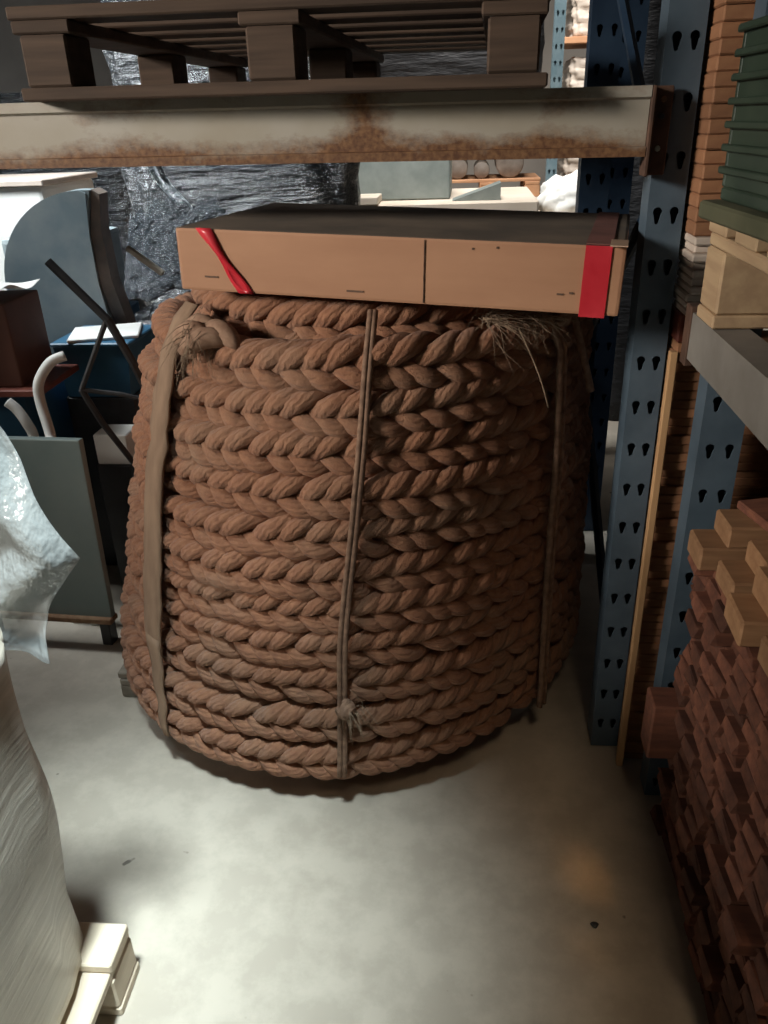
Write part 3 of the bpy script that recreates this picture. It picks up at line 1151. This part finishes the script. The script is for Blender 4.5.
# ------------------------------------------------------------------ machines and goods at the left behind
cab = thing('steel_panel', 'grey-green steel guard panel with rusty lower edge, standing left of the rope coil', 'panel', (-1.39, 2.05, 0.0), (math.radians(-3), 0, math.radians(-3)))
m = MB()
m.box((0, 0.014, 0.428), (0.50, 0.026, 0.61), 0.004, None, 2)
m.obj('plate', STEEL_PANEL, cab)
m = MB()
m.box((0, 0.010, 0.118), (0.506, 0.05, 0.022), 0.004)
m.obj('rusty_edge', RUST, cab)
for x in (-0.22, 0.20):
    m = MB()
    m.box((x, 0.05, 0.055), (0.035, 0.045, 0.11), 0.003)
    m.obj('leg', BLACK_STEEL, cab)

mach = thing('blue_machine', 'blue-grey machine with a big round steel guard at the far left', 'machine', (-1.72, 3.17, 0.0))
m = MB()
m.box((0, 0.06, 0.43), (0.50, 0.46, 0.86), 0.01, None, 2)
m.obj('base', TEAL, mach)
m = MB()
disc = [(0.335 * math.cos(math.radians(a)), 0.335 * math.sin(math.radians(a))) for a in range(84, 277, 6)]
disc += [(0.05, -0.25), (0.025, -0.12), (0.0, 0.02), (0.0, 0.18)]
m.prism(disc, 'y', -0.10, 0.0)
es = [e for e in m.bm.edges if len(e.link_faces) == 2 and any(len(f.verts) > 6 for f in e.link_faces)]
bmesh.ops.bevel(m.bm, geom=es, offset=0.010, segments=2, affect='EDGES')
m.obj('round_guard', BLUE_MACH, mach, (0.33, -0.19, 1.025), (0, 0, math.radians(6)))
m = MB()
m.prism([(0.036, 0.335), (0.062, 0.318), (0.045, 0.2), (0.050, 0.02), (0.080, -0.13), (0.10, -0.25), (0.055, -0.25), (0.03, -0.12), (0.005, 0.02), (0.005, 0.18)], 'y', -0.07, 0.03)
m.obj('guard_edge', GUARD_EDGE, mach, (0.33, -0.19, 1.025), (0, 0, math.radians(6)))
m = MB()
m.box((0.06, 0.08, 1.02), (0.34, 0.36, 0.318), 0.02, None, 2)
m.obj('housing', BLUE_MACH, mach)

m = MB()
m.box((0, 0, 0.385), (0.48, 0.34, 0.77), 0.01, None, 2)
o = m.obj('body', TEAL, None)
tb = thing('blue_plinth', 'blue steel plinth carrying the dark brown carton behind the grey-green panel', 'plinth', (-1.72, 2.58, 0))
o.parent = tb
m = MB()
m.box((0, 0, 0.785), (0.52, 0.38, 0.028), 0.004)
m.obj('top_plate', BLUE_MACH, tb)
# shelf board and carton
m = MB()
m.box((0, 0, 0.011), (0.40, 0.30, 0.022), 0.003)
o = m.obj('red_board', RED_SHELF, None, (-1.545, 2.415, 0.800), (0, 0, 0.03))
tag(o, 'red-brown board under the dark brown carton at the left edge', 'board')
bc = thing('brown_carton', 'dark brown cardboard carton with white film on top at the left edge', 'carton', (-1.575, 2.415, 0.823), (0, 0, 0.05))
m = MB()
m.box((0, 0, 0.13), (0.32, 0.24, 0.26), 0.006, None, 2)
m.obj('body', BROWN_CARD, bc)
film_sheet('white_film', lambda u, v: ((u - 0.5) * 0.34, (v - 0.5) * 0.26, 0.272 + 0.02 * math.sin(7 * u + 2 * v) * math.sin(5 * v + u) + 0.022 * u), 18, 14, PAPER, bc)

# white bent hoses
for (pts, lab) in (
    ([(-1.235, 2.28, 0.93), (-1.275, 2.26, 0.915), (-1.315, 2.24, 0.86), (-1.32, 2.23, 0.80), (-1.295, 2.20, 0.70), (-1.285, 2.17, 0.60), (-1.285, 2.19, 0.0)], 'thick white bent hose just above the grey-green panel, the right one'),
    ([(-1.425, 2.225, 0.80), (-1.40, 2.225, 0.775), (-1.375, 2.22, 0.73), (-1.37, 2.23, 0.68), (-1.36, 2.19, 0.60), (-1.36, 2.20, 0.0)], 'short white hose left of the thick bent hose above the panel'),
):
    P = [Vector(q) for q in pts]
    fine = []
    for i in range(len(P) - 1):
        p0, p1_, p2_, p3_ = P[max(i - 1, 0)], P[i], P[i + 1], P[min(i + 2, len(P) - 1)]
        for k in range(6):
            t = k / 6
            fine.append(0.5 * ((2 * p1_) + (p2_ - p0) * t + (2 * p0 - 5 * p1_ + 4 * p2_ - p3_) * t * t + (3 * p1_ - p0 - 3 * p2_ + p3_) * t ** 3))
    fine.append(P[-1])
    o = MB().tube(fine, 0.016, 10).obj('white_hose', HOSE, None, smooth=True)
    tag(o, lab, 'hose')

# blue bin with white sheets on it
bn = thing('blue_bin', 'blue bin with white paper on top, left of the rope coil', 'bin', (-1.300, 2.71, 0.0), (0, 0, 0.0))
m = MB()
m.span((-0.13, -0.13, 0.0), (0.13, 0.13, 0.70), 0.008)
m.obj('stand', BLACK_STEEL, bn)
m = MB()
m.prism([(-0.115, 0.70), (0.115, 0.70), (0.135, 0.88), (-0.135, 0.88)], 'y', -0.13, 0.13)
m.obj('tub', TEAL, bn)
m = MB()
m.box((0, 0, 0.886), (0.285, 0.275, 0.014), 0.004)
m.obj('rim', TEAL, bn)
film = MB()
film.box((0, 0, 0.006), (0.24, 0.2, 0.012), 0.003)
o = film.obj('paper_stack', PAPER, None, (-1.29, 2.70, 0.8935), (0, 0, 0.3))
tag(o, 'white paper sheets lying on the blue bin', 'paper')

# black bent bar frame leaning there
bf = thing('bar_frame', 'black bent steel bar frame standing between the machine and the rope coil', 'frame', (-1.1, 2.28, 0))
for (pts, r) in (
    ([(-1.235, 2.30, 1.207), (-1.085, 2.30, 1.034), (-1.035, 2.31, 0.90), (-1.015, 2.37, 0.74), (-1.125, 2.42, 0.40), (-1.13, 2.42, 0.0)], 0.0135),
    ([(-1.092, 2.30, 1.03), (-1.155, 2.30, 0.92), (-1.215, 2.30, 0.815)], 0.0085),
    ([(-1.215, 2.30, 0.815), (-1.18, 2.32, 0.70), (-1.117, 2.36, 0.54), (-1.135, 2.34, 0.0)], 0.0105),
    ([(-1.215, 2.30, 0.815), (-1.10, 2.33, 0.79), (-1.01, 2.36, 0.755)], 0.008),
):
    under(MB().tube([Vector(q) for q in pts], r, 8).obj('bar', BLACK_STEEL), bf)

# white paper on a low dark carton beside the coil
m = MB()
m.box((0, 0, 0.25), (0.13, 0.12, 0.50), 0.006)
o = m.obj('carton', BLACK_STEEL, None, (-1.225, 2.49, 0.0))
tag(o, 'narrow dark carton on the floor behind the bar frame and steel panel', 'carton')
m = MB()
m.box((0, 0, 0.055), (0.12, 0.11, 0.11), 0.004)
o = m.obj('paper_stack', PAPER, None, (-1.222, 2.49, 0.5005))
tag(o, 'block of white paper on the narrow dark carton just left of the rope coil', 'paper')


# ------------------------------------------------------------------ black film wrapped loads and dark filler blocks
def wrapped_block(name, label, sx, sy, sz, loc, rz, mat, seed, cat='pallet load', amp=0.02):
    rg = np.random.default_rng(seed)
    m = MB()
    nzz, nn = 22, 64
    rings = []
    f1 = rg.uniform(0, 6, 8)
    for i in range(nzz + 1):
        t = i / nzz
        ring = []
        for k in range(nn):
            a = 2 * math.pi * (k + 0.5) / nn
            x = sx / 2 * math.copysign(abs(math.cos(a)) ** 0.3, math.cos(a))
            y = sy / 2 * math.copysign(abs(math.sin(a)) ** 0.3, math.sin(a))
            w = amp * (math.sin(24 * t + 2.5 * a + f1[0]) * 0.5 + math.sin(53 * t - 3 * a + f1[1]) * 0.4 + math.sin(11 * a + 9 * t + f1[2]) * 0.4)
            w -= 0.05 * max(0, (t - 0.9) * 10) ** 2 * 0.5
            ring.append(m.bm.verts.new((x + w * math.cos(a), y + w * math.sin(a), t * sz + 0.01 * math.sin(3 * a + f1[3]) * t)))
        rings.append(ring)
    for i in range(nzz):
        for k in range(nn):
            m.bm.faces.new((rings[i][k], rings[i][(k + 1) % nn], rings[i + 1][(k + 1) % nn], rings[i + 1][k]))
    m.bm.faces.new(rings[0][::-1])
    m.bm.faces.new(rings[-1])
    root = thing(name, label, cat, loc, (0, 0, rz))
    m.obj('wrapped_body', mat, root, smooth=True)
    return root


wl = wrapped_block('black_load_or_filler', 'tall load wrapped in shiny black film behind the rope coil on the left', 1.0, 0.8, 2.05, (-1.02, 3.92, 0.0), 0.10, BLACK_FILM, 2, amp=0.022)
# a torn strip of film hanging on its front
film_sheet('torn_film', lambda u, v: (-0.42 + 0.20 * v + 0.04 * u + 0.012 * math.sin(8 * v), -0.445 - 0.012 * math.sin(6 * v + 9 * u), 1.46 - 0.27 * v ** 1.3 + 0.02 * u), 6, 22, FOIL, wl)
wrapped_block('black_load_or_filler', 'dark filler block added for the black shade to the right behind the rope coil', 0.70, 0.7, 1.12, (0.035, 3.27, 0.0), 0.0, BLACK_FILM, 6, amp=0.012)  # made-up dark block where there is only shade beside the coil
wrapped_block('black_load_or_filler', 'low black wrapped load behind the bar frame, under the shiny crumpled film', 0.42, 0.34, 0.86, (-1.17, 3.21, 0.0), 0.0, BLACK_FILM, 8, amp=0.02)


# crumpled shiny film lying on the low load
def crumple(u, v):
    a = 0.016 * (math.sin(13 * u + 9 * v) + math.sin(29 * v - 11 * u) * 0.7 + math.sin(41 * u * v + 3))
    return (-1.375 + 0.40 * u, 3.07 + 0.22 * v + 0.9 * a, 0.92 + 0.32 * v + a + 0.04 * math.sin(3 * u))


o = film_sheet('crumpled_film', crumple, 40, 30, CRUMPLE, None, 0.002)
tag(o, 'crumpled shiny dark plastic film heaped beside the round blue guard', 'plastic film')
m = MB()
m.box((0, 0, 0), (0.16, 0.022, 0.022), 0.004)
o = m.obj('wood_stick', WOOD_PAL2, None, (-1.22, 2.99, 1.10), (0, math.radians(38), 0))
tag(o, 'pale grey stick poking down out of the crumpled film', 'stick')

wrapped_block('dark_filler_stack', 'tall dark filler block added for the shade behind the blue uprights', 0.85, 0.7, 2.4, (1.135, 4.62, 0.0), 0.0, SHADE_FILLER, 14, amp=0.012)  # made-up dark block that blackens the lit gap behind the posts

# ------------------------------------------------------------------ goods far behind, seen under the beam
m = MB()
m.box((0, 0, 0.49), (1.15, 0.9, 0.98), 0.01)
tblb = thing('carton_block', 'large cream carton block under the grey-green block behind the cardboard box', 'carton', (-0.23, 5.0, 0))
o = m.obj('body', CREAM, tblb)
m = MB()
m.box((0, 0, 1.06), (1.18, 0.93, 0.155), 0.008)
m.obj('lid', CREAM, tblb)
m = MB()
m.box((0, 0, 0.225), (0.57, 0.5, 0.449), 0.008)
o = m.obj('grey_block', GREY_GREEN, None, (-0.40, 4.98, 1.139))
tag(o, 'grey-green block standing on the cream carton block in the gap below the beam', 'block')
m = MB()
m.box((0.0, 0, 0.02), (0.30, 0.24, 0.039), 0.004)
o = m.obj('flat_carton', CREAM, None, (-0.68, 3.05, 1.24))
o.location = (-0.645, 4.605, 1.139)
tag(o, 'flat cream carton lying at the left front of the cream carton block', 'carton')
m = MB()
m.box((0.0, 0, 0), (0.26, 0.03, 0.10), 0.003)
o = m.obj('dark_wedge', BLACK_STEEL, None, (0.02, 4.62, 1.185), (0, math.radians(-22), 0))
m = MB()
oc = thing('orange_crate', 'orange-brown wooden crate left of the grey-green block in the background', 'crate', (-1.02, 5.78, 0))
m.box((0, 0, 0.36), (0.62, 0.5, 0.72), 0.006)
m.obj('lower_panel', WOOD_ORANGE, oc)
m = MB()
for k in range(7):
    m.box((0, -0.0, 0.79 + k * 0.12), (0.62, 0.5, 0.112), 0.006)
for x in (-0.27, 0.05, 0.27):
    m.box((x, -0.26, 1.15), (0.07, 0.02, 0.83), 0.004)
m.obj('slatted_wall', WOOD_ORANGE, oc)
bpy.data.objects.remove(bpy.data.objects['dark_wedge'])
wd = MB()
wd.prism([(-0.13, 0.0), (0.13, 0.0), (0.13, 0.085)], 'y', -0.09, 0.09)
o = wd.obj('dark_wedge', GREY_GREEN, None, (0.03, 4.70, 1.139))
tag(o, 'small grey wedge on the cream carton block, right of the grey-green block', 'wedge')

# far shelf with an orange pallet carrying rolled goods
fs = thing('rack_bay', 'light blue far rack bay carrying the orange pallet in the background', 'rack', (0.2, 6.6, 0))
for x in (-1.50, 0.345):
    upright(fs, x, x + 0.075, -0.25, 3.0, BLUE_LT, foot=True)
m = MB()
m.box((-0.54, -0.2, 0.93), (1.77, 0.06, 0.10), 0.004)
m.obj('beam', CREAM, fs)
m = MB()
m.box((-0.54, 0.25, 0.975), (1.77, 0.8, 0.02), 0.004)
m.obj('shelf', CREAM, fs)
make_pallet('wooden_pallet', 'small orange wooden pallet on the light blue far rack', 0.80, 0.6, WOOD_ORANGE, (0.12, 6.80, 0.987), 0, h=0.13, bottom=False)
for k, (x, r, lab) in enumerate(((-0.10, 0.075, 'left grey roll on the orange pallet in the far rack'), (0.08, 0.06, 'middle small grey roll on the orange pallet in the far rack'),
                                 (0.29, 0.105, 'large right grey roll on the orange pallet in the far rack'))):
    m = MB()
    m.lathe([(r * 0.9, -0.24), (r, -0.23), (r, 0.23), (r * 0.9, 0.24)], 20)
    o = m.obj('goods_roll', BRONZE, None, (x, 6.80, 1.118 + r), (math.radians(90), 0, 0), smooth=True)
    tag(o, lab, 'roll')
m = MB()
m.box((-0.54, 0.25, 1.60), (1.77, 0.8, 0.03), 0.004)
m.obj('shelf', CREAM, fs)
wrapped_block('black_load_or_filler', 'dark filler block added on the upper far rack shelf to darken the view', 1.45, 0.6, 1.2, (-0.22, 6.85, 1.616), 0.0, SHADE_FILLER, 16, amp=0.01)  # made-up dark block that keeps the gaps of the raised pallet black
# white heap of film in front of the far rack
m = MB()
bmesh.ops.create_icosphere(m.bm, subdivisions=4, radius=1.0)
for v in m.bm.verts:
    n_ = 1 + 0.10 * math.sin(9 * v.co.x + 4 * v.co.y) + 0.07 * math.sin(17 * v.co.y + 11 * v.co.z) + 0.05 * math.sin(23 * v.co.x)
    v.co = Vector((v.co.x * 0.22 * n_, v.co.y * 0.18 * n_, max(v.co.z, -0.4) * 0.15 * n_))
o = m.obj('film_heap', PAPER, None, (0.63, 5.35, 1.058), smooth=True)
tag(o, 'heap of crumpled white film on a carton beside the light blue far upright', 'plastic film')
m = MB()
m.box((0, 0, 0.48), (0.42, 0.5, 0.98), 0.01)
o = m.obj('tall_carton', CREAM, None, (0.64, 5.35, 0.01))
o.location.z = 0.01
tag(o, 'tall cream carton under the white film heap', 'carton')

# tall rack of wrapped goods at the far right, seen between pallet and blue upright
fg = thing('goods_rack', 'far light blue rack with wrapped goods seen left of the dark blue uprights', 'rack', (0.95, 8.0, 0))
for x in (-0.26, 0.55):
    upright(fg, x, x + 0.075, 0.0, 3.4, BLUE_LT)
for z in (0.9, 1.55, 2.1):
    m = MB()
    m.box((0.18, 0.3, z), (0.73, 0.7, 0.05), 0.004)
    m.obj('shelf', WOOD_ORANGE, fg)
for k, (z, lab) in enumerate(((0.925, 'beige wrapped bundle on the lower shelf of the far goods rack'), (1.575, 'beige wrapped bundle on the middle shelf of the far goods rack'),
                              (2.125, 'beige wrapped bundle on the top shelf of the far goods rack'))):
    root = wrapped_block('wrapped_bundle', lab, 0.6, 0.5, 0.40, (1.13, 8.3, z), 0.05, BEIGE, 30 + k, 'bundle', 0.02)
m = MB()
m.box((0, 0, 0.35), (0.10, 0.05, 0.7), 0.004)
o = m.obj('leaning_board', WOOD_ORANGE, None, (0.93, 7.6, 0.0))
tag(o, 'orange board standing on the floor before the far goods rack', 'board')

# white machine cover far left, bright in the daylight
m = MB()
m.box((0, 0, 0.66), (1.3, 0.6, 1.30), 0.02, None, 2)
cv = thing('white_cabinet', 'large white cabinet in daylight behind the round blue guard at the far left', 'cabinet', (-2.75, 4.3, 0))
m.obj('body', PAPER, cv)
m = MB()
m.box((0.0, 0, 1.325), (1.34, 0.64, 0.03), 0.005)
m.obj('top', WOOD_WHITE, cv)
wl2 = wrapped_block('black_load_or_filler', 'black wrapped load far left, above the white cabinet and just under the beam', 1.2, 0.8, 1.75, (-2.6, 5.3, 0.0), 0.0, BLACK_FILM, 12, amp=0.02)

# scraps on the floor
for (x, y, s, lab) in ((0.285, 1.145, 0.008, 'small dark crumb on the floor near the foot of the plank stack'),
                       (-0.76, 1.70, 0.03, 'dark scrap of wood on the floor at the coil front left')):
    m = MB()
    bmesh.ops.create_icosphere(m.bm, subdivisions=2, radius=s)
    for v in m.bm.verts:
        v.co.z = (v.co.z * 0.5 + s * 0.5)
        v.co.x *= 1 + 0.3 * math.sin(v.co.y * 300)
    o = m.obj('floor_scrap', BLACK_STEEL, None, (x, y, 0.0))
    tag(o, lab, 'scrap')
